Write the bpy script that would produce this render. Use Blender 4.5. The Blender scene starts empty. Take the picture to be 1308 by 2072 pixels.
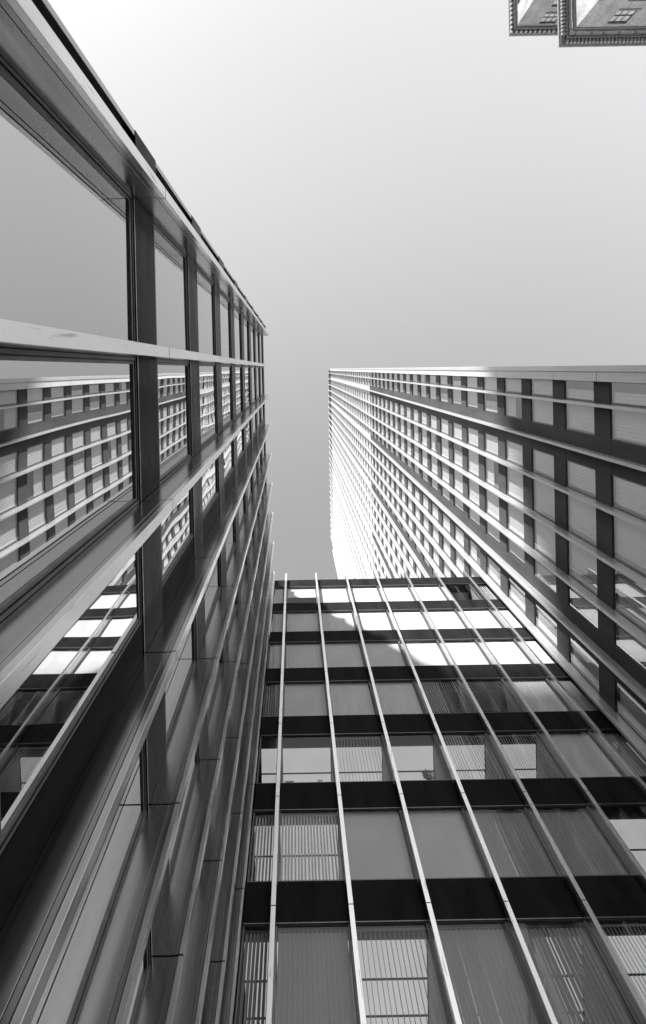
import bpy, math, random
from mathutils import Vector
random.seed(7)
S = bpy.context.scene
COL = S.collection
R = math.radians

# ------------------------------------------------------------------ camera
CZ = 1.6                                    # eye height
ROLL = 0.018
cam_d = bpy.data.cameras.new("camera")
cam = bpy.data.objects.new("camera", cam_d)
COL.objects.link(cam)
cam.location = (0, 0, CZ)
cam.rotation_euler = (math.pi, 0, ROLL)     # looking straight up between the buildings
cam_d.sensor_fit = 'HORIZONTAL'
cam_d.sensor_width = 36.0
cam_d.lens = 36.0 * 750 / 1308
cam_d.shift_x = (654 - 595.5) / 1308
cam_d.shift_y = -(1036 - 746.5) / 1308
cam_d.clip_start = 0.05
cam_d.clip_end = 5000
S.camera = cam

# ------------------------------------------------------------------ sky, sun, exposure
TO_SUN = Vector((-1.0, -2.0, 0.87)).normalized()
SUN_EL = math.asin(TO_SUN.z)
w = bpy.data.worlds.new("World")
S.world = w
w.use_nodes = True
nt = w.node_tree
nt.nodes.clear()
out = nt.nodes.new("ShaderNodeOutputWorld")
bg = nt.nodes.new("ShaderNodeBackground")
sky = nt.nodes.new("ShaderNodeTexSky")
sky.sky_type = 'NISHITA'
sky.sun_disc = False
sky.sun_elevation = SUN_EL
sky.sun_rotation = math.atan2(TO_SUN.x, TO_SUN.y)
sky.air_density = 1.0
sky.dust_density = 3.0
sky.ozone_density = 1.0
sep = nt.nodes.new("ShaderNodeSeparateColor")      # black and white film behind a yellow filter
nt.links.new(sky.outputs[0], sep.inputs[0])
def wmul(src, k):
    m = nt.nodes.new("ShaderNodeMath"); m.operation = 'MULTIPLY'; m.inputs[1].default_value = k
    nt.links.new(src, m.inputs[0]); return m.outputs[0]
def wadd(a, b):
    m = nt.nodes.new("ShaderNodeMath"); m.operation = 'ADD'
    nt.links.new(a, m.inputs[0]); nt.links.new(b, m.inputs[1]); return m.outputs[0]
bw = wadd(wadd(wmul(sep.outputs[0], 0.50), wmul(sep.outputs[1], 0.40)), wmul(sep.outputs[2], 0.10))
# haze evens the clear sky out; the filter leaves it lighter towards the sun's side than away from it
pw = nt.nodes.new("ShaderNodeMath"); pw.operation = 'POWER'; pw.inputs[1].default_value = 0.12
nt.links.new(bw, pw.inputs[0])
tcw = nt.nodes.new("ShaderNodeTexCoord")
sx = nt.nodes.new("ShaderNodeSeparateXYZ"); nt.links.new(tcw.outputs['Generated'], sx.inputs[0])
mr = nt.nodes.new("ShaderNodeMapRange"); mr.interpolation_type = 'SMOOTHSTEP'
for k_, v_ in (('From Min', -0.6), ('From Max', 0.6), ('To Min', 1.07), ('To Max', 0.64)): mr.inputs[k_].default_value = v_
nt.links.new(wadd(sx.outputs[1], wmul(sx.outputs[0], 0.12)), mr.inputs['Value'])
fm = nt.nodes.new("ShaderNodeMath"); fm.operation = 'MULTIPLY'
nt.links.new(pw.outputs[0], fm.inputs[0]); nt.links.new(mr.outputs[0], fm.inputs[1])
def wop(op, a, v):
    m = nt.nodes.new("ShaderNodeMath"); m.operation = op; m.inputs[1].default_value = v
    nt.links.new(a, m.inputs[0]); return m.outputs[0]
one_z = nt.nodes.new("ShaderNodeMath"); one_z.operation = 'SUBTRACT'; one_z.inputs[0].default_value = 1.0; one_z.use_clamp = True
nt.links.new(sx.outputs[2], one_z.inputs[1])
hz = wop('ADD', wop('MULTIPLY', wop('POWER', one_z.outputs[0], 2.6), 1.6), 1.0)          # pale haze towards the horizon
fh = nt.nodes.new("ShaderNodeMath"); fh.operation = 'MULTIPLY'
nt.links.new(fm.outputs[0], fh.inputs[0]); nt.links.new(hz, fh.inputs[1])
nt.links.new(wmul(fh.outputs[0], 2.78), bg.inputs[0])
bg.inputs[1].default_value = 0.12
nt.links.new(bg.outputs[0], out.inputs[0])

sun_d = bpy.data.lights.new("sun", 'SUN')
sun = bpy.data.objects.new("sun", sun_d)
COL.objects.link(sun)
sun.location = TO_SUN * 100
sun.rotation_euler = TO_SUN.to_track_quat('Z', 'Y').to_euler()
sun_d.energy = 4.3
sun_d.angle = R(1.9)
sun_d.color = (1, 1, 1)

vs = S.view_settings
S.display_settings.display_device = 'sRGB'
vs.view_transform = 'Standard'
vs.look = 'None'
vs.gamma = 1.0
vs.exposure = 1.0
vs.use_curve_mapping = False
S.cycles.max_bounces = 10
S.cycles.diffuse_bounces = 3
S.cycles.glossy_bounces = 5
S.cycles.transparent_max_bounces = 16
S.cycles.transmission_bounces = 6
S.cycles.caustics_reflective = False
S.cycles.caustics_refractive = False
S.cycles.sample_clamp_indirect = 6.0
S.cycles.use_denoising = True

# ------------------------------------------------------------------ helpers
def nmat(name):
    m = bpy.data.materials.new(name); m.use_nodes = True
    t = m.node_tree; t.nodes.clear()
    o = t.nodes.new("ShaderNodeOutputMaterial")
    return m, t, o
def g3(v): return (v, v, v, 1)
def noise_val(t, scale, detail, lo, hi, src='Object', vec=(1, 1, 1)):
    """a grey noise remapped to lo..hi"""
    tc = t.nodes.new("ShaderNodeTexCoord")
    mp = t.nodes.new("ShaderNodeMapping"); mp.inputs['Scale'].default_value = vec
    t.links.new(tc.outputs[src], mp.inputs[0])
    n = t.nodes.new("ShaderNodeTexNoise"); n.inputs['Scale'].default_value = scale
    n.inputs['Detail'].default_value = detail
    t.links.new(mp.outputs[0], n.inputs[0])
    r = t.nodes.new("ShaderNodeMapRange")
    r.inputs['From Min'].default_value = 0.3; r.inputs['From Max'].default_value = 0.7
    r.inputs['To Min'].default_value = lo; r.inputs['To Max'].default_value = hi
    t.links.new(n.outputs[0], r.inputs[0])
    return r.outputs[0], n.outputs[0]
def solid(name, base, rough=0.6, metal=0.0, var=0.1, scale=2.0, vec=(1, 1, 1), rvar=0.08, spec=0.5, bump=0.0):
    m, t, o = nmat(name)
    p = t.nodes.new("ShaderNodeBsdfPrincipled")
    v, raw = noise_val(t, scale, 4, base * (1 - var), base * (1 + var), vec=vec)
    t.links.new(v, p.inputs['Base Color'])
    rv, _ = noise_val(t, scale * 2.3, 3, max(0.02, rough - rvar), rough + rvar, vec=vec)
    t.links.new(rv, p.inputs['Roughness'])
    p.inputs['Metallic'].default_value = metal
    p.inputs['Specular IOR Level'].default_value = spec
    if bump:
        b = t.nodes.new("ShaderNodeBump"); b.inputs['Strength'].default_value = bump
        b.inputs['Distance'].default_value = 0.02
        t.links.new(raw, b.inputs['Height']); t.links.new(b.outputs[0], p.inputs['Normal'])
    t.links.new(p.outputs[0], o.inputs[0])
    return m
def glass(name, base, tint=0.9, wave=0.0, opaque=False, dark=0.01):
    """window glass: a mirror share that grows towards grazing angles over a clear (or dark) pane"""
    m, t, o = nmat(name)
    gl = t.nodes.new("ShaderNodeBsdfGlossy"); gl.inputs['Color'].default_value = g3(0.95)
    gl.inputs['Roughness'].default_value = 0.0
    if opaque:
        tr = t.nodes.new("ShaderNodeBsdfDiffuse"); tr.inputs['Color'].default_value = g3(dark)
    else:
        tr = t.nodes.new("ShaderNodeBsdfTransparent"); tr.inputs['Color'].default_value = g3(tint)
    lw = t.nodes.new("ShaderNodeLayerWeight"); lw.inputs['Blend'].default_value = 0.5      # same from both sides of the pane
    pwr = t.nodes.new("ShaderNodeMath"); pwr.operation = 'POWER'; pwr.inputs[1].default_value = 4.5
    t.links.new(lw.outputs['Facing'], pwr.inputs[0])
    mr = t.nodes.new("ShaderNodeMapRange")
    mr.inputs['To Min'].default_value = base; mr.inputs['To Max'].default_value = 1.0
    t.links.new(pwr.outputs[0], mr.inputs[0])
    mx = t.nodes.new("ShaderNodeMixShader")
    t.links.new(mr.outputs[0], mx.inputs[0]); t.links.new(tr.outputs[0], mx.inputs[1]); t.links.new(gl.outputs[0], mx.inputs[2])
    if wave:
        tc = t.nodes.new("ShaderNodeTexCoord")
        oi = t.nodes.new("ShaderNodeObjectInfo")
        ad = t.nodes.new("ShaderNodeVectorMath"); ad.operation = 'MULTIPLY_ADD'
        sc = t.nodes.new("ShaderNodeCombineXYZ")
        ml = t.nodes.new("ShaderNodeMath"); ml.operation = 'MULTIPLY'; ml.inputs[1].default_value = 37.0
        t.links.new(oi.outputs['Random'], ml.inputs[0])
        t.links.new(ml.outputs[0], sc.inputs[0]); t.links.new(ml.outputs[0], sc.inputs[1])
        ad.inputs[1].default_value = (1, 1, 1)
        t.links.new(tc.outputs['Object'], ad.inputs[0]); t.links.new(sc.outputs[0], ad.inputs[2])
        n = t.nodes.new("ShaderNodeTexNoise"); n.inputs['Scale'].default_value = 0.55; n.inputs['Detail'].default_value = 0.0
        t.links.new(ad.outputs[0], n.inputs[0])
        b = t.nodes.new("ShaderNodeBump"); b.inputs['Strength'].default_value = 1.0; b.inputs['Distance'].default_value = wave
        t.links.new(n.outputs[0], b.inputs['Height'])
        t.links.new(b.outputs[0], gl.inputs['Normal'])
    t.links.new(mx.outputs[0], o.inputs[0])
    return m
def lamp_mat(name, strength):
    m, t, o = nmat(name)
    e = t.nodes.new("ShaderNodeEmission"); e.inputs['Strength'].default_value = strength
    v, _ = noise_val(t, 0.4, 1, 0.85, 1.0)
    t.links.new(v, e.inputs[0]); t.links.new(e.outputs[0], o.inputs[0])
    return m

class MB:
    """collects boxes and polygons and links them as one mesh object"""
    def __init__(s): s.v = []; s.f = []; s.m = []
    def quad(s, a, b, c, d, m=0):
        n = len(s.v); s.v += [a, b, c, d]; s.f.append((n, n + 1, n + 2, n + 3)); s.m.append(m)
    def box(s, x0, x1, y0, y1, z0, z1, m=0):
        n = len(s.v)
        s.v += [(x0, y0, z0), (x1, y0, z0), (x1, y1, z0), (x0, y1, z0), (x0, y0, z1), (x1, y0, z1), (x1, y1, z1), (x0, y1, z1)]
        for q in ((0, 3, 2, 1), (4, 5, 6, 7), (0, 1, 5, 4), (1, 2, 6, 5), (2, 3, 7, 6), (3, 0, 4, 7)):
            s.f.append(tuple(n + i for i in q)); s.m.append(m)
    def prism(s, ring, z0, z1, m=0):
        n = len(s.v); k = len(ring)
        s.v += [(x, y, z0) for x, y in ring] + [(x, y, z1) for x, y in ring]
        s.f.append(tuple(n + i for i in reversed(range(k)))); s.m.append(m)
        s.f.append(tuple(n + k + i for i in range(k))); s.m.append(m)
        for i in range(k):
            j = (i + 1) % k
            s.f.append((n + i, n + j, n + k + j, n + k + i)); s.m.append(m)
    def lathe(s, cx, cy, prof, seg=16, m=0):
        n = len(s.v)
        for r, z in prof:
            for i in range(seg):
                a = 2 * math.pi * i / seg; s.v.append((cx + r * math.cos(a), cy + r * math.sin(a), z))
        for k in range(len(prof) - 1):
            for i in range(seg):
                j = (i + 1) % seg
                s.f.append((n + k * seg + i, n + k * seg + j, n + (k + 1) * seg + j, n + (k + 1) * seg + i)); s.m.append(m)
        s.f.append(tuple(n + i for i in reversed(range(seg)))); s.m.append(m)
        e = n + (len(prof) - 1) * seg
        s.f.append(tuple(e + i for i in range(seg))); s.m.append(m)
    def mesh(s, name, mats, bevel=0):
        me = bpy.data.meshes.new(name)
        me.from_pydata(s.v, [], s.f)
        for m in (mats if isinstance(mats, (list, tuple)) else [mats]): me.materials.append(m)
        if max(s.m, default=0): me.polygons.foreach_set('material_index', s.m)
        me.update()
        return me
    def build(s, name, mats, parent=None, loc=(0, 0, 0), bevel=0):
        return place(name, s.mesh(name, mats), parent, loc, bevel)
def place(name, me, parent=None, loc=(0, 0, 0), bevel=0):
    o = bpy.data.objects.new(name, me); COL.objects.link(o)
    o.location = loc
    if parent: o.parent = parent
    if bevel:
        b = o.modifiers.new("bevel", 'BEVEL'); b.width = bevel; b.segments = 1; b.limit_method = 'ANGLE'
    return o
def thing(name, label, cat, loc, rz=0, group=None):
    o = bpy.data.objects.new(name, None); COL.objects.link(o)
    o.location = loc; o.rotation_euler = (0, 0, rz); o.empty_display_size = 1
    o['label'] = label; o['category'] = cat
    if group: o['group'] = group
    return o
def tag(o, label, cat, group=None):
    o['label'] = label; o['category'] = cat
    if group: o['group'] = group
    return o

# ------------------------------------------------------------------ materials
M_STEEL = solid('brushed_steel', 0.45, 0.24, 1.0, 0.12, 1.0, (2.2, 2.2, 0.12), 0.05)
M_WEB = solid('polished_web', 0.55, 0.2, 1.0, 0.1, 1.0, (2, 2, 0.12), 0.05)
M_TWEB = solid('tower_web_metal', 0.62, 0.3, 0.45, 0.1, 1.0, (2, 2, 0.12), 0.05)
M_STEELCAP = solid('worn_steel_cap', 0.93, 0.26, 0.85, 0.03, 0.8, (1, 1, 0.2), 0.02)
def wear(m, scale, vec, lo):
    """scuffs and run marks: thin elongated darker patches in the metal"""
    t = m.node_tree; p = next(n for n in t.nodes if n.type == 'BSDF_PRINCIPLED')
    src = p.inputs['Base Color'].links[0].from_socket
    _, raw = noise_val(t, scale, 5, 0, 1, vec=vec)
    r = t.nodes.new("ShaderNodeMapRange"); r.inputs['From Min'].default_value = 0.60; r.inputs['From Max'].default_value = 0.70
    r.inputs['To Min'].default_value = 1.0; r.inputs['To Max'].default_value = lo
    t.links.new(raw, r.inputs[0])
    k = t.nodes.new("ShaderNodeMath"); k.operation = 'MULTIPLY'
    t.links.new(src, k.inputs[0]); t.links.new(r.outputs[0], k.inputs[1]); t.links.new(k.outputs[0], p.inputs['Base Color'])
wear(M_STEELCAP, 1.6, (6, 6, 0.9), 0.55)
wear(M_STEEL, 0.9, (5, 5, 0.25), 0.6)
M_GROOVE = solid('dark_joint_groove_shade', 0.02, 0.8, 0, 0.2)  # near black for joints, and for shade painted into grooves and corner recess
M_SPAN = solid('dark_bronze_panel', 0.009, 0.28, 0.0, 0.25, 0.6, (0.3, 1, 1.2), 0.08, spec=0.07)
M_BLACK = solid('black_spandrel', 0.021, 0.35, 0.0, 0.35, 0.9, (1, 1, 0.4), 0.12, spec=0.03)
M_FLANK = solid('black_column_cladding', 0.010, 0.35, 0.0, 0.3, 0.6, (1, 1, 0.3), 0.08, spec=0.03)
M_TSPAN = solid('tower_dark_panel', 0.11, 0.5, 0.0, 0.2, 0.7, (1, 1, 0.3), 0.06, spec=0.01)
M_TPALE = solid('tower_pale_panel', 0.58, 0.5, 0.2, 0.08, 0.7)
M_TFIN = solid('tower_pale_metal', 0.66, 0.45, 0.35, 0.06, 1.2, (3, 3, 0.3), 0.06)
M_STONE = solid('pale_stone', 0.78, 0.55, 0.0, 0.06, 1.5, (3, 3, 0.3))
M_FRAME = solid('window_frame_metal', 0.22, 0.4, 0.7, 0.1, 3)
M_FRAMED = solid('dark_frame_metal', 0.06, 0.4, 0.4, 0.1, 3)
M_MIRROR = glass('mirror_glass', 0.64, wave=0.007, opaque=True, dark=0.012)
M_CLEAR = glass('clear_glass', 0.06, tint=0.93)
M_TGLASS = glass('tower_glass', 0.28, tint=0.96)
M_BLIND = solid('blind_fabric', 0.84, 0.8, 0, 0.05, 1.0, (1, 1, 0.3), spec=0.2)
M_SHADE = solid('roller_shade', 0.80, 0.85, 0, 0.10, 0.35, spec=0.1)
M_GREYBL = solid('grey_blind', 0.42, 0.8, 0, 0.08, 1.0, (1, 1, 0.3), spec=0.2)
M_DARK = solid('dark_interior', 0.03, 0.8, 0, 0.2)
M_WALLIN = solid('office_wall', 0.35, 0.8, 0, 0.1)
M_CEIL = solid('ceiling_board', 0.7, 0.9, 0, 0.04)
M_CLIGHT = lamp_mat('lit_ceiling', 0.24)
M_CONC = solid('roof_concrete', 0.3, 0.85, 0, 0.15)

# ------------------------------------------------------------------ ground
def structure(o): o['kind'] = 'structure'; return o
b = MB(); b.quad((-1500, -1500, 0), (1500, -1500, 0), (1500, 1500, 0), (-1500, 1500, 0))
structure(b.build('ground', solid('ground_grey', 0.12, 0.9, 0, 0.2, 0.3)))
b = MB(); b.box(-3.35, 20.3, -13, 23.2, 0.004, 0.12)
structure(b.build('pavement', solid('paving_stone', 0.16, 0.75, 0, 0.15, 0.8)))
b = MB(); b.box(-200, 200, -30, -16, 0.002, 0.006)
structure(b.build('road', solid('asphalt', 0.05, 0.85, 0, 0.25, 3)))

# ------------------------------------------------------------------ facade kit (local x along the wall, y inward, z up, glass plane at y = 0)
H = 4.0
SPH = 1.26
cache = {}
def frame_mesh(wd, ht, style):
    k = ('frame', round(wd, 3), round(ht, 3), style)
    if k in cache: return cache[k]
    b = MB()
    def ring(x0, x1, z0, z1, t, y0, y1, m=0):
        b.box(x0, x0 + t, y0, y1, z0, z1, m); b.box(x1 - t, x1, y0, y1, z0, z1, m)
        b.box(x0 + t, x1 - t, y0, y1, z0, z0 + t, m); b.box(x0 + t, x1 - t, y0, y1, z1 - t, z1, m)
    if style == 'left':
        ring(0, wd, 0, ht, 0.06, -0.05, 0.03, 0)
        ring(0.06, wd - 0.06, 0.06, ht - 0.06, 0.025, -0.008, 0.03, 1)
        ring(0.085, wd - 0.085, 0.085, ht - 0.085, 0.05, -0.035, 0.03, 0)
    else:
        ring(0, wd, 0, ht, 0.05, -0.03, 0.05, 0)
        ring(0.05, wd - 0.05, 0.05, ht - 0.05, 0.02, -0.012, 0.05, 1)
    cache[k] = b.mesh('window', [M_FRAME, M_FRAMED])
    return cache[k]
def pane_mesh(wd, ht, mat, y=0.006):
    k = ('pane', round(wd, 3), round(ht, 3), mat.name)
    if k in cache: return cache[k]
    e = 0.06
    b = MB(); b.quad((e, y, e), (wd - e, y, e), (wd - e, y, ht - e), (e, y, ht - e))
    cache[k] = b.mesh('glass_pane', mat)
    return cache[k]
def slats(b, wd, ht, pitch, swd, ang, y=0.17, z0=0.06, m=0, jit=0.0, x0=0.08, bowd=0.022):
    z0 += random.choice((0, 0, 0.02, 0.05)); ang += random.uniform(-5, 5)
    odd = random.randrange(60); sway = random.uniform(-0.02, 0.02)
    n = int((wd - 2 * x0) / pitch)
    off = (wd - n * pitch) / 2 + pitch / 2
    for i in range(n):
        a = R(ang + random.uniform(-jit, jit))
        cx = off + i * pitch
        if i == odd: a += R(random.uniform(20, 60))
        dx, dy = math.cos(a) * swd / 2, math.sin(a) * swd / 2
        s_ = sway * math.sin(i * 1.7)
        # each slat is a shallow curved vane of four facets
        nx, ny = -math.sin(a), math.cos(a)
        pts = []
        for q in range(5):
            f = q / 4 * 2 - 1
            bow = -bowd * (1 - f * f)
            pts.append((cx + dx * f + nx * bow, y + dy * f + ny * bow))
        for q in range(4):
            (xa, ya), (xb, yb) = pts[q], pts[q + 1]
            b.quad((xa + s_, ya, z0), (xb + s_, yb, z0), (xb, yb, ht - 0.14), (xa, ya, ht - 0.14), m)
def blind_mesh(wd, ht, kind, variant=0):
    k = ('blind', round(wd, 3), round(ht, 3), kind, variant)
    if k in cache: return cache[k]
    b = MB(); mat = M_BLIND; y = 0.17
    if kind == 'closed':
        slats(b, wd, ht, 0.19, 0.196, -8, y, jit=3, bowd=0.035)
    elif kind == 'grey':
        slats(b, wd, ht, 0.19, 0.192, 4, y, jit=5, bowd=0.035); mat = M_GREYBL
    elif kind == 'open':
        slats(b, wd, ht, 0.16, 0.165, 58, y, jit=4)
    elif kind == 'greyopen':
        slats(b, wd, ht, 0.16, 0.165, 46, y, jit=4); mat = M_GREYBL
    elif kind == 'edge':
        slats(b, wd, ht, 0.20, 0.15, 87, y, jit=2)
    elif kind == 'tower':
        slats(b, wd, ht, 0.22, 0.23, 10, 0.16, jit=4, bowd=0.04)
    elif kind == 'partial':
        slats(b, wd * 0.62, ht, 0.22, 0.23, 10, 0.16, jit=4, bowd=0.04)
    elif kind in ('sheer', 'half'):
        zb = 0.06 if kind == 'sheer' else ht * 0.45
        b.box(0.09, wd - 0.09, y - 0.006, y + 0.006, zb, ht - 0.10); mat = M_SHADE
    b.box(0.08, wd - 0.08, y - 0.03, y + 0.03, ht - 0.10, ht - 0.06)
    cache[k] = b.mesh('blind', mat)
    return cache[k]
def window(root, x0, x1, z0, z1, style, gmat, blind=None, variant=0):
    wd, ht = x1 - x0, z1 - z0
    f = place('window', frame_mesh(wd, ht, style), root, (x0, 0, z0))
    g = place('glass_pane', pane_mesh(wd, ht, gmat), f)
    if style == 'left': g.rotation_euler = (R(random.uniform(-0.18, 0.18)), 0, R(random.uniform(-0.2, 0.2)))
    if blind: place('blind', blind_mesh(wd, ht, blind, variant), f)
    return f
def fin(root, x, z0, z1, joints, depth, m_web, m_cap, wid=0.22, seed=0):
    """projecting mullion: web, recessed grooves, narrow strip and front cap, jointed once a storey"""
    d = depth; h = wid / 2
    b = MB(); cuts = [z0] + [j for j in joints if z0 < j < z1] + [z1]
    g = 0.011
    for i in range(len(cuts) - 1):
        a, c = cuts[i] + (g if i else 0), cuts[i + 1] - (g if i < len(cuts) - 2 else 0)
        b.box(x - h * 0.82, x + h * 0.82, -(d - 0.22), -0.004, a, c, 0)
        b.box(x - h * 0.86, x + h * 0.86, -(d - 0.12), -(d - 0.205), a, c, 0)
        b.box(x - h, x + h, -d, -(d - 0.105), a, c, 1)
    f = b.build('fin', [m_web, m_cap], root, bevel=0.004)
    c = MB(); c.box(x - h * 0.62, x + h * 0.62, -(d - 0.03), -0.006, z0 + 0.02, z1 - 0.02)
    c.build('fin_core', M_GROOVE, f)
    return f

# ------------------------------------------------------------------ LEFT BUILDING
XG = -3.395
CLEV = [CZ + (n + 0.89) * H for n in range(10)]
left = thing('office_block', 'dark metal office block on the left with mirror glass and deep vertical steel fins', 'building',
             (XG, -0.40, 0), R(90) - 0.0057)
P = 3.264
lf = [-3.42] + [P * i for i in range(0, 8)]
Ztop = CZ + 41.0
lev = [CZ + (n + 0.965) * H for n in range(10)]
jl = [z + 0.10 for z in lev[1:]]
x_end = 23.6
for i, x in enumerate(lf):
    fin(left, x, 0.1, Ztop, jl, 0.72, M_STEEL, M_STEELCAP)
cols = {3, 7}
# spandrel panels, one row per storey
sph = [0.10] + [1.13] * 9
for n, z in enumerate(lev):
    b = MB(); SPH_ = sph[n]
    for i in range(len(lf)):
        xa = lf[i] + 0.10
        xb = lf[i + 1] - 0.10 if i + 1 < len(lf) else x_end
        b.box(xa, xb, -0.07, 0.0, z, z + SPH_, 0)
    s = b.build('spandrel', M_SPAN, left, bevel=0.006)
    b = MB()
    for i in range(len(lf)):
        xa = lf[i] + 0.10
        xb = lf[i + 1] - 0.10 if i + 1 < len(lf) else x_end
        b.box(xa, xb, -0.078, -0.071, z + 0.002, z + 0.028)
    b.build('spandrel_trim', M_STEEL, s)
# column cladding beside the fins at every fourth bay
rows_l = [(0.12, lev[0])] + [(lev[n] + sph[n], lev[n + 1]) for n in range(9)]
for i in cols:
    for (z0, z1) in rows_l:
        b = MB()
        b.box(lf[i] - 0.85, lf[i] - 0.10, -0.06, 0.0, z0 + 0.003, z1 - 0.003)
        if i < len(lf) - 1 or True:
            b.box(lf[i] + 0.10, lf[i] + 0.85, -0.06, 0.0, z0 + 0.003, z1 - 0.003)
        b.build('column_cladding', M_FLANK, left)
for (z0, z1) in rows_l:
    for i in range(len(lf)):
        xa = lf[i] + (0.85 if i in cols else 0.10)
        if i + 1 < len(lf): xb = lf[i + 1] - (0.85 if (i + 1) in cols else 0.10)
        else: xb = x_end
        if i + 1 == len(lf) : continue
        window(left, xa, xb, z0, z1, 'left', M_MIRROR)
b = MB(); b.box(lf[-1] + 0.1, x_end, -0.05, -0.002, 0.1, Ztop - 0.3); b.build('corner_panel', M_SPAN, left)
# body and roof
b = MB(); b.box(-3.36, 40, 0.05, 16, 0, Ztop - 0.5); b.build('wall', M_DARK, left)
b = MB(); b.box(-3.36, 40, 0.02, 16.1, Ztop - 0.5, Ztop - 0.1); b.build('roof', M_CONC, left)
# corner pier on the street side: narrow return fin and infill blocks at each floor
b = MB(); zz = [0.1] + jl + [Ztop - 0.3]
for i in range(len(zz) - 1):
    b.box(-4.30, -4.19, -0.40, -0.10, zz[i] + 0.008, zz[i + 1] - 0.008)
rf = b.build('return_fin', M_STEEL, left, bevel=0.004)
b = MB(); b.box(-4.185, -3.53, -0.22, 0.2, 0.1, Ztop - 0.3); b.build('recess', M_GROOVE, left)
for z in lev:
    b = MB(); b.box(-4.31, -3.535, -0.41, -0.09, z - 0.65, z + 0.42)
    b.build('corner_block', M_SPAN, left, bevel=0.005)

# ------------------------------------------------------------------ CENTRE BUILDING
YG = 23.32
lev = CLEV
mid = thing('office_block', 'black and glass office block in the middle with pale fins and white vertical blinds', 'building', (0, YG, 0), 0)
PC = 3.275
cf = [-1.285 + PC * i for i in range(7)]
xl, xr = -2.55, 20.22
for x in cf:
    fin(mid, x, 0.1, Ztop + 0.0, [z + 0.06 for z in lev], 0.72, M_WEB, M_STEELCAP, 0.205)
bays = []
e = [xl] + cf + [xr]
for i in range(8):
    bays.append((e[i] + (0.1 if i else 0.0), e[i + 1] - (0.1 if i < 7 else 0.0)))
for n, z in enumerate(lev):
    b = MB()
    for (xa, xb) in bays: b.box(xa, xb, -0.07, 0.0, z, z + SPH)
    s = b.build('spandrel', M_BLACK, mid, bevel=0.005)
    b = MB()
    for (xa, xb) in bays: b.box(xa, xb, -0.085, -0.02, z - 0.03, z - 0.002)
    b.build('drip_rail', M_FRAME, s)
layout = {
    3: ['greyopen', 'grey', 'edge', 'grey', 'grey', 'open', 'grey', 'grey'],
    4: ['open', 'open', 'sheer', 'sheer', 'grey', 'grey', None, 'open'],
    5: [None, None, 'edge', None, 'open', 'open', 'sheer', 'grey'],
    6: ['greyopen', 'sheer', 'closed', 'closed', 'greyopen', 'greyopen', 'closed', 'grey'],
    7: ['closed', 'closed', 'sheer', 'sheer', 'sheer', 'sheer', 'sheer', 'closed'],
    8: ['closed', 'closed', 'closed', 'closed', 'closed', 'sheer', 'closed', 'closed'],
    9: ['closed', 'half', 'sheer', 'sheer', 'sheer', 'sheer', None, 'edge'],
}
rows_c = [(0.12, lev[0])] + [(lev[n] + SPH, lev[n + 1]) for n in range(9)]
for r, (z0, z1) in enumerate(rows_c):
    for i, (xa, xb) in enumerate(bays):
        bl = layout[r][i] if r in layout else ['grey', 'closed', 'sheer'][(r * 3 + i) % 3]
        window(mid, xa, xb, z0, z1, 'mid', M_CLEAR, bl, r * 10 + i)
# floors, ceilings and rooms behind the glass
for n, z in enumerate(lev):
    b = MB(); b.box(xl, xr, 0.06, 7.0, z + 0.16, z + SPH - 0.02)
    b.build('floor_slab', M_DARK, mid)
    b = MB(); jb = MB(); y = 0.95
    lit = n in (3, 4, 5)
    while y < 6.5:
        for (xa, xb) in bays:
            b.box(xa + 0.02, xb - 0.02, y, y + 1.47, z + 0.06, z + 0.14)
        jb.box(xl + 0.02, xr - 0.02, y + 1.475, y + 1.555, z + 0.045, z + 0.15)
        y += 1.56
    c = b.build('ceiling', M_CLIGHT if lit else M_CEIL, mid)
    jb.build('ceiling_joint', M_DARK, c)
b = MB(); b.box(xl, xr, 7.0, 7.2, 0, Ztop - 0.6); b.build('back_wall', M_WALLIN, mid)
for x in cf:
    b = MB()
    for (z0, z1) in rows_c: b.box(x - 0.06, x + 0.06, 0.32, 6.99, z0 - 0.02, z1 + 0.05)
    b.build('partition_wall', M_WALLIN, mid)
b = MB(); b.box(xl, xr, 0.06, 16, Ztop - 0.9, Ztop - 0.2); b.build('roof', M_CONC, mid)
b = MB(); b.box(xl, xr, 7.2, 16, 0, Ztop - 0.9); b.build('wall', M_DARK, mid)
for x in (1.0, 3.3, 6.4):
    b = MB(); b.box(x - 0.05, x + 0.05, 0.3, 0.4, Ztop - 0.2, Ztop + 0.55)
    b.box(x - 0.09, x + 0.09, 0.26, 0.44, Ztop + 0.55, Ztop + 0.62)
    b.build('roof_post', M_STEELCAP, mid)

# small things on a window ledge of the middle building
zl = lev[4] + SPH
b = MB(); b.box(-0.95, -0.42, YG + 0.09, YG + 0.22, zl + 0.062, zl + 0.20); b.box(-0.91, -0.46, YG + 0.085, YG + 0.225, zl + 0.20, zl + 0.235)
tag(b.build('storage_box', solid('grey_card', 0.25, 0.7), bevel=0.004), 'small grey box on the lit window ledge, left of the bowl', 'box')
b = MB(); b.lathe(1.05, YG + 0.20, [(0.06, zl + 0.062), (0.13, zl + 0.10), (0.155, zl + 0.19), (0.14, zl + 0.26), (0.05, zl + 0.29)], 18)
tag(b.build('bowl', solid('steel_bowl', 0.5, 0.25, 1.0)), 'round metal bowl on the lit window ledge beside a small grey box', 'bowl')
pl = thing('potted_plant', 'small leafy plant in a pot standing in the lit office window', 'plant', (7.35, YG + 0.22, zl + 0.06))
b = MB(); b.lathe(0, 0, [(0.07, 0), (0.10, 0.16), (0.11, 0.17)], 14); b.build('pot', solid('clay_pot', 0.2, 0.8), pl)
b = MB(); rnd = random.Random(3)
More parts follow.
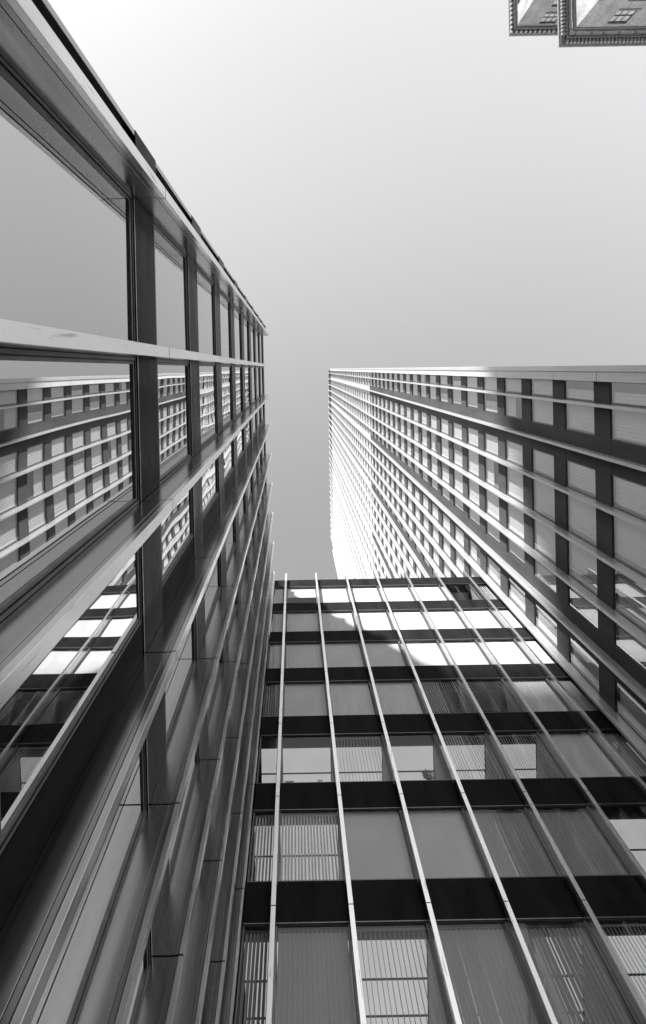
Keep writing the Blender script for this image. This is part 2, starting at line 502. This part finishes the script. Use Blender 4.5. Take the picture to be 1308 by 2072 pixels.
for i in range(260):
    a = rnd.uniform(0, 6.283); t_ = rnd.uniform(0.05, 1); rr = rnd.uniform(0.05, 0.32) * (0.6 + 0.4 * math.sin(t_ * 3)); zc = 0.18 + t_ * 0.42
    cx, cy = rr * math.cos(a), min(rr * math.sin(a) * 0.5, 0.3)
    if cy < -0.14: cy = -0.14
    L = rnd.uniform(0.10, 0.22); up = rnd.uniform(0.2, 0.9)
    dx, dy, dz = math.cos(a) * L, math.sin(a) * L * 0.3, up * L
    wx, wy = -math.sin(a) * L * 0.22, math.cos(a) * L * 0.22
    b.quad((cx - wx, cy - wy, zc), (cx + dx * 0.5, cy + dy * 0.5, zc + dz * 0.4), (cx + dx, cy + dy, zc + dz), (cx + wx, cy + wy, zc + 0.02))
b.build('foliage', solid('leaf', 0.06, 0.6), pl)

# ------------------------------------------------------------------ TOWER (local x = -Y)
XT = 20.34
tow = thing('office_tower', 'very tall pale office tower on the right with long rows of fins and blinds', 'building', (XT, 0, 0), R(-90))
PT = 3.30
tf = [2.73 + PT * j for j in range(30)]
TLEN = 101.7
tlev = [CZ + (n + 0.96) * H for n in range(51)]
TZ = CZ + 218
TP = CZ + 205
DT = 0.75
tcol = {1, 5, 9, 13, 17, 21, 25, 29}
for j, y in enumerate(tf):
    fin(tow, -y, 0.1, TZ, [z + 0.1 for z in tlev], DT, M_TWEB, M_TFIN, 0.2)
# corner piers in pale stone with a recessed joint
def pier(y0, y1):
    b = MB(); zz = [0.05] + [z + 0.3 for z in tlev] + [TP]
    for i in range(len(zz) - 1):
        a, c = zz[i] + 0.01, zz[i + 1] - 0.01
        b.box(-y1, -(y0 + 0.42), -DT + 0.1, 0.4, a, c)
    p = b.build('corner_pier', M_STONE, tow, bevel=0.01)
    b = MB(); b.box(-(y0 + 0.40), -y0, -DT + 0.02, 0.4, 0.05, TP + 3); b.build('corner_strip', M_TFIN, p, bevel=0.01)
    b = MB(); b.box(-(y1 - 0.03), -(y0 + 0.03), -DT + 0.14, 0.38, 0.05, TP - 0.05); b.build('pier_core', M_GROOVE, p)
pier(0.12, 1.17)
pier(TLEN, TLEN + 1.2)
tb = []
edges = [1.17] + tf + [TLEN]
for j in range(len(edges) - 1):
    a = edges[j] + (0.0 if j == 0 else 0.09); c = edges[j + 1] - (0.0 if j == len(edges) - 2 else 0.09)
    tb.append((a, c))
for n, z in enumerate(tlev):
    b = MB()
    for (a, c) in tb: b.box(-c, -a, -0.07, 0.0, z, z + SPH)
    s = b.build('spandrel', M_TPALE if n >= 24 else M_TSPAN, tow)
# plant floors at the very top
b = MB()
for (a, c) in tb:
    z = TP + 0.3
    while z < TZ - 0.4:
        b.box(-c, -a, -0.12, 0.05, z, z + 0.5); z += 0.8
b.build('louvre_screen', M_TSPAN, tow)
# column cladding at every fourth fin
trows = [(0.12, tlev[0])] + [(tlev[n] + SPH, tlev[n + 1]) for n in range(50)]
for j in sorted(tcol):
    b = MB(); b2 = MB()
    for r, (z0, z1) in enumerate(trows):
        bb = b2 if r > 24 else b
        bb.box(-(tf[j] - 0.09), -(tf[j] - 1.13), -0.062, 0, z0 + 0.003, z1 - 0.003)
        xr_ = min(tf[j] + 1.13, TLEN - 0.4)
        bb.box(-xr_, -(tf[j] + 0.09), -0.062, 0, z0 + 0.003, z1 - 0.003)
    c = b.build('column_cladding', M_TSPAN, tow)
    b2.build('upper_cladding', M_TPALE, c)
wb = []
for k, (a, c) in enumerate(tb):
    a2 = a + (1.04 if (k - 1) in tcol else 0); c2 = c - (1.04 if k in tcol else 0)
    wb.append((a2, c2))
st = MB()
rnd = random.Random(11)
for r, (z0, z1) in enumerate(trows):
    for k, (a, c) in enumerate(wb):
        if c - a < 0.5: continue
        q = rnd.random()
        kind = 'tower' if q < 0.76 else ('sheer' if q < 0.88 else ('partial' if q < 0.95 else 'half'))
        if 5 <= r < 19 and k < 7:
            window(tow, -c, -a, z0, z1, 'tower', M_TGLASS, kind, rnd.randrange(6))
        else:
            x0, x1 = -c, -a
            t = 0.07
            st.box(x0, x0 + t, -0.03, 0.05, z0, z1, 0); st.box(x1 - t, x1, -0.03, 0.05, z0, z1, 0)
            st.box(x0 + t, x1 - t, -0.03, 0.05, z0, z0 + t, 0); st.box(x0 + t, x1 - t, -0.03, 0.05, z1 - t, z1, 0)
            st.quad((x0 + .06, 0.006, z0 + .06), (x1 - .06, 0.006, z0 + .06), (x1 - .06, 0.006, z1 - .06), (x0 + .06, 0.006, z1 - .06), 1)
            zb = z0 + 0.06 if kind != 'half' else z0 + 1.3
            xe = x1 - 0.1 if kind != 'partial' else x0 + (x1 - x0) * 0.6
            if r < 26:
                nn = max(2, int((xe - x0 - 0.1) / 0.2)); pw = (xe - x0 - 0.1) / nn
                for i in range(nn):
                    xx = x0 + 0.1 + i * pw
                    st.quad((xx, 0.14, zb), (xx + pw * 1.02, 0.19, zb), (xx + pw * 1.02, 0.19, z1 - .1), (xx, 0.14, z1 - .1), 2 if kind != 'sheer' else 3)
            else:
                st.quad((x0 + .1, 0.16, zb), (xe, 0.16, zb), (xe, 0.16, z1 - .1), (x0 + .1, 0.16, z1 - .1), 2)
o = st.build('window', [M_FRAMED, M_TGLASS, M_BLIND, M_SHADE], tow)
o['kind'] = 'stuff'
b = MB(); b.box(-TLEN - 1.1, -0.6, 0.32, 28, 0, TZ - 1); b.build('wall', M_DARK, tow)
b = MB()
for z in tlev: b.box(-TLEN - 1.0, -0.7, 0.051, 0.32, z + 0.1, z + SPH - 0.05)
b.build('floor_edge', M_DARK, tow)
b = MB(); b.box(-TLEN - 1.1, -0.6, 0.06, 28, TZ - 1, TZ - 0.5); b.build('roof', M_CONC, tow)
# plain end wall in pale stone towards the street, set a little proud of the body
b = MB(); b.box(-0.6, -0.3, 0.42, 28, 0, TP - 0.2); b.build('end_wall', M_STONE, tow)

# ------------------------------------------------------------------ OLD BRICK BUILDINGS, upper right
def brick_mat():
    m, t, o = nmat('grey_brick')
    p = t.nodes.new("ShaderNodeBsdfPrincipled"); p.inputs['Roughness'].default_value = 0.85
    tc = t.nodes.new("ShaderNodeTexCoord"); sp = t.nodes.new("ShaderNodeSeparateXYZ"); t.links.new(tc.outputs['Object'], sp.inputs[0])
    ad = t.nodes.new("ShaderNodeMath"); ad.operation = 'ADD'; t.links.new(sp.outputs[0], ad.inputs[0]); t.links.new(sp.outputs[1], ad.inputs[1])
    cb = t.nodes.new("ShaderNodeCombineXYZ"); t.links.new(ad.outputs[0], cb.inputs[0]); t.links.new(sp.outputs[2], cb.inputs[1])
    br = t.nodes.new("ShaderNodeTexBrick"); br.inputs['Scale'].default_value = 2.2
    br.inputs['Color1'].default_value = g3(0.48); br.inputs['Color2'].default_value = g3(0.30); br.inputs['Mortar'].default_value = g3(0.60)
    br.inputs['Mortar Size'].default_value = 0.02
    t.links.new(cb.outputs[0], br.inputs[0])
    v, _ = noise_val(t, 0.5, 6, 0.75, 1.2)
    mx = t.nodes.new("ShaderNodeMix"); mx.data_type = 'RGBA'; mx.blend_type = 'MULTIPLY'; mx.inputs[0].default_value = 1
    t.links.new(br.outputs[0], mx.inputs[6]); t.links.new(v, mx.inputs[7])
    t.links.new(mx.outputs[2], p.inputs[0]); t.links.new(p.outputs[0], o.inputs[0])
    return m
M_BRICK = brick_mat()
M_MODIL = solid('pale_block', 0.48, 0.7, 0, 0.2, 3)
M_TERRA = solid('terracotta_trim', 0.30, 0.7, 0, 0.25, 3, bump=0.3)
M_TERRAD = solid('near_black_trim', 0.03, 0.8, 0, 0.3, 3)  # near black, sets the cornice recess and window bars off the trim
M_CURT = solid('curtained_pane', 0.72, 0.15, 0, 0.25, 1.2)
M_SASH = solid('white_sash', 0.6, 0.6, 0, 0.1)
def brick_block(label, cx, cy, top, wx, wy, frieze, proj, first_win, win_h, win_w, pitch_z, pitch_x, win_off):
    """block whose visible corner is at (cx, cy): it runs to +x and to -y; cornice projects to -x and +y"""
    root = thing('brick_building', label, 'building', (cx, cy, 0))
    th = 0.5; nf = 5; nc = 5
    b = MB(); b.box(th + 0.002, wx, -wy, -th - 0.002, 0, top - 0.01); b.build('wall_core', M_DARK, root)
    wins = []
    for q in range(nf):
        z1 = first_win - q * pitch_z; wins.append((z1 - win_h, z1))
    def wall_face(face, off):
        b = MB()
        def bx(x0, x1, z0, z1):
            if x1 - x0 < 0.01 or z1 - z0 < 0.01: return
            if face == 'y': b.box(x0, x1, -th, 0, z0, z1)
            else: b.box(0, th, -x1, -x0, z0, z1)
        end = wx if face == 'y' else wy
        st = 0 if face == 'y' else th + 0.001
        zl_ = top
        for (z0, z1) in wins:
            bx(st, end, z1, zl_); zl_ = z0
            x = st
            for c in range(nc):
                xo = off + c * pitch_x; bx(x, xo, z0, z1); x = xo + win_w
            bx(x, end, z0, z1)
        bx(st, end, 0, zl_)
        b.build('wall', M_BRICK, root)
    wall_face('y', win_off); wall_face('x', win_off - 0.4)
    def band(bb, z0, z1, d, din=0.0):
        # L-shaped band wrapping the corner, projecting d beyond the wall
        bb.box(-d, wx, din, d, z0, z1)
        bb.box(-d, -din, -wy, din, z0, z1)
    root_b = MB()
    z = top + (0.75 if frieze else 0.0)
    ch = 0.9 if frieze else 1.2
    if frieze:
        band(root_b, top - 0.22, top - 0.003, 0.14, 0.002)          # bead under the frieze
        band(root_b, top, top + 0.75, 0.40)
    band(root_b, z, z + ch * 0.16, proj * 0.45)
    band(root_b, z + ch * 0.52, z + ch * 0.66, proj * 0.88)
    band(root_b, z + ch * 0.66, z + ch * 0.76, proj * 0.94)
    band(root_b, z + ch * 0.76, z + ch, proj)
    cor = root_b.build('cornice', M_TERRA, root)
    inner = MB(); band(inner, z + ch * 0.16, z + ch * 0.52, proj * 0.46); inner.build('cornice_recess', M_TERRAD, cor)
    if frieze:
        fr = MB()
        k = 0; x = 2.6
        def disc(cx_, cz_, r, face):
            seg = 14
            for (ra, rb, d0, d1) in ((r, r * 0.72, 0.0, 0.16), (r * 0.55, r * 0.2, 0.05, 0.2)):
                for i in range(seg):
                    a0, a1 = 2 * math.pi * i / seg, 2 * math.pi * (i + 1) / seg
                    pts = []
                    for (rr, d) in ((ra, d0), (rb, d1)):
                        for a in (a0, a1):
                            u, vv = cx_ + rr * math.cos(a), cz_ + rr * math.sin(a)
                            pts.append((u, 0.402 + d, vv) if face == 'y' else (-0.402 - d, -u, vv))
                    fr.quad(pts[0], pts[1], pts[3], pts[2])
        zc = top + 0.37
        for q in range(6):
            x0 = 1.0 + q * 7.2
            for face in ('y', 'x'):
                disc(x0 - 0.85, zc, 0.36, face)
                disc(x0 + 1.9, zc, 0.22, face); disc(x0 + 3.9, zc, 0.22, face)
                for (a, c, z0, z1) in ((x0 + 0.7, x0 + 5.3, top + 0.04, top + 0.12), (x0 + 0.7, x0 + 5.3, top + 0.62, top + 0.70),
                                       (x0 + 0.7, x0 + 0.82, top + 0.12, top + 0.62), (x0 + 5.18, x0 + 5.3, top + 0.12, top + 0.62),
                                       (x0 + 0.2, x0 + 0.4, top + 0.03, top + 0.72), (x0 + 5.55, x0 + 5.75, top + 0.03, top + 0.72)):
                    if face == 'y': fr.box(a, c, 0.401, 0.47, z0, z1)
                    else: fr.box(-0.47, -0.401, -c, -a, z0, z1)
        fr.build('frieze_ornament', M_TERRA, cor)
    # modillion blocks under the eaves
    p = 0.62 if frieze else 0.95; bw_ = p * 0.45
    d = MB(); d.box(0, bw_, proj * 0.47, proj * 0.86, z + ch * 0.2, z + ch * 0.515); my = d.mesh('modillion', M_MODIL)
    d = MB(); d.box(-proj * 0.86, -proj * 0.47, -bw_, 0, z + ch * 0.2, z + ch * 0.515); mx_ = d.mesh('modillion', M_MODIL)
    for i in range(-1, int(22 / p)): place('modillion', my, cor, (i * p, 0, 0))
    for i in range(int(15 / p)): place('modillion', mx_, cor, (0, -i * p, 0))
    # sash windows
    def add_window(x, z0, face):
        W_, H_ = win_w, win_h
        f = MB()
        def bx(bb, a, c, d0, d1, e0, e1, m=0):     # d measured outward from the wall face
            if face == 'y': bb.box(x + a, x + c, d0, d1, z0 + e0, z0 + e1, m)
            else: bb.box(-d1, -d0, -(x + c), -(x + a), z0 + e0, z0 + e1, m)
        bx(f, -0.12, W_ + 0.12, 0.002, 0.14, -0.22, -0.002, 0)                    # sill
        for a in (0.003, W_ / 3 - 0.05, 2 * W_ / 3 - 0.05, W_ - 0.103): bx(f, a, a + 0.10, -0.40, -0.30, 0.004, H_ - 0.004, 1)
        for e0, e1 in ((0.004, 0.10), (H_ * 0.48, H_ * 0.54), (H_ - 0.10, H_ - 0.004)):
            bx(f, 0.104, W_ - 0.104, -0.39, -0.28, e0, e1, 1)
        wo = f.build('window', [M_TERRA, M_TERRAD, M_SASH], root)
        g = MB(); bx(g, 0.05, W_ - 0.05, -0.37, -0.35, 0.05, H_ - 0.05); g.build('glass_pane', M_CURT, wo)
    for (z0, z1) in wins:
        for c in range(nc):
            if c < 3: add_window(win_off + c * pitch_x, z0, 'y'); add_window(win_off - 0.4 + c * pitch_x, z0, 'x')
    return root
brick_block('brick building at upper right with ornate rosette frieze under its cornice', 46.5, -54.3, CZ + 60, 40, 40, True, 1.6, CZ + 59.3, 2.3, 3.1, 3.65, 7.4, 4.5)
brick_block('plainer brick building behind the ornate one, cornice of bold square blocks', 46.3, -68.6, CZ + 75, 40, 40, False, 1.0, CZ + 74.6, 2.2, 3.3, 3.5, 7.2, 4.2)

# ------------------------------------------------------------------ taller slab down the street (its roof line throws the shade low on the tower)
hid = thing('office_slab', 'plain concrete office slab standing down the street beyond the dark left office block', 'building', (-16, -85, 0), R(180))
HT = CZ + 75.4
b = MB(); b.box(0, 34, 0, 14, 0, HT); b.build('wall', solid('slab_concrete', 0.3, 0.85), hid)
k = 3.0
while k < HT - 3:
    b = MB(); b.box(0.6, 33.4, -0.05, -0.002, k, k + 2); b.box(0.6, 33.4, 14.002, 14.05, k, k + 2)
    b.build('window_band', M_MIRROR, hid); k += 4
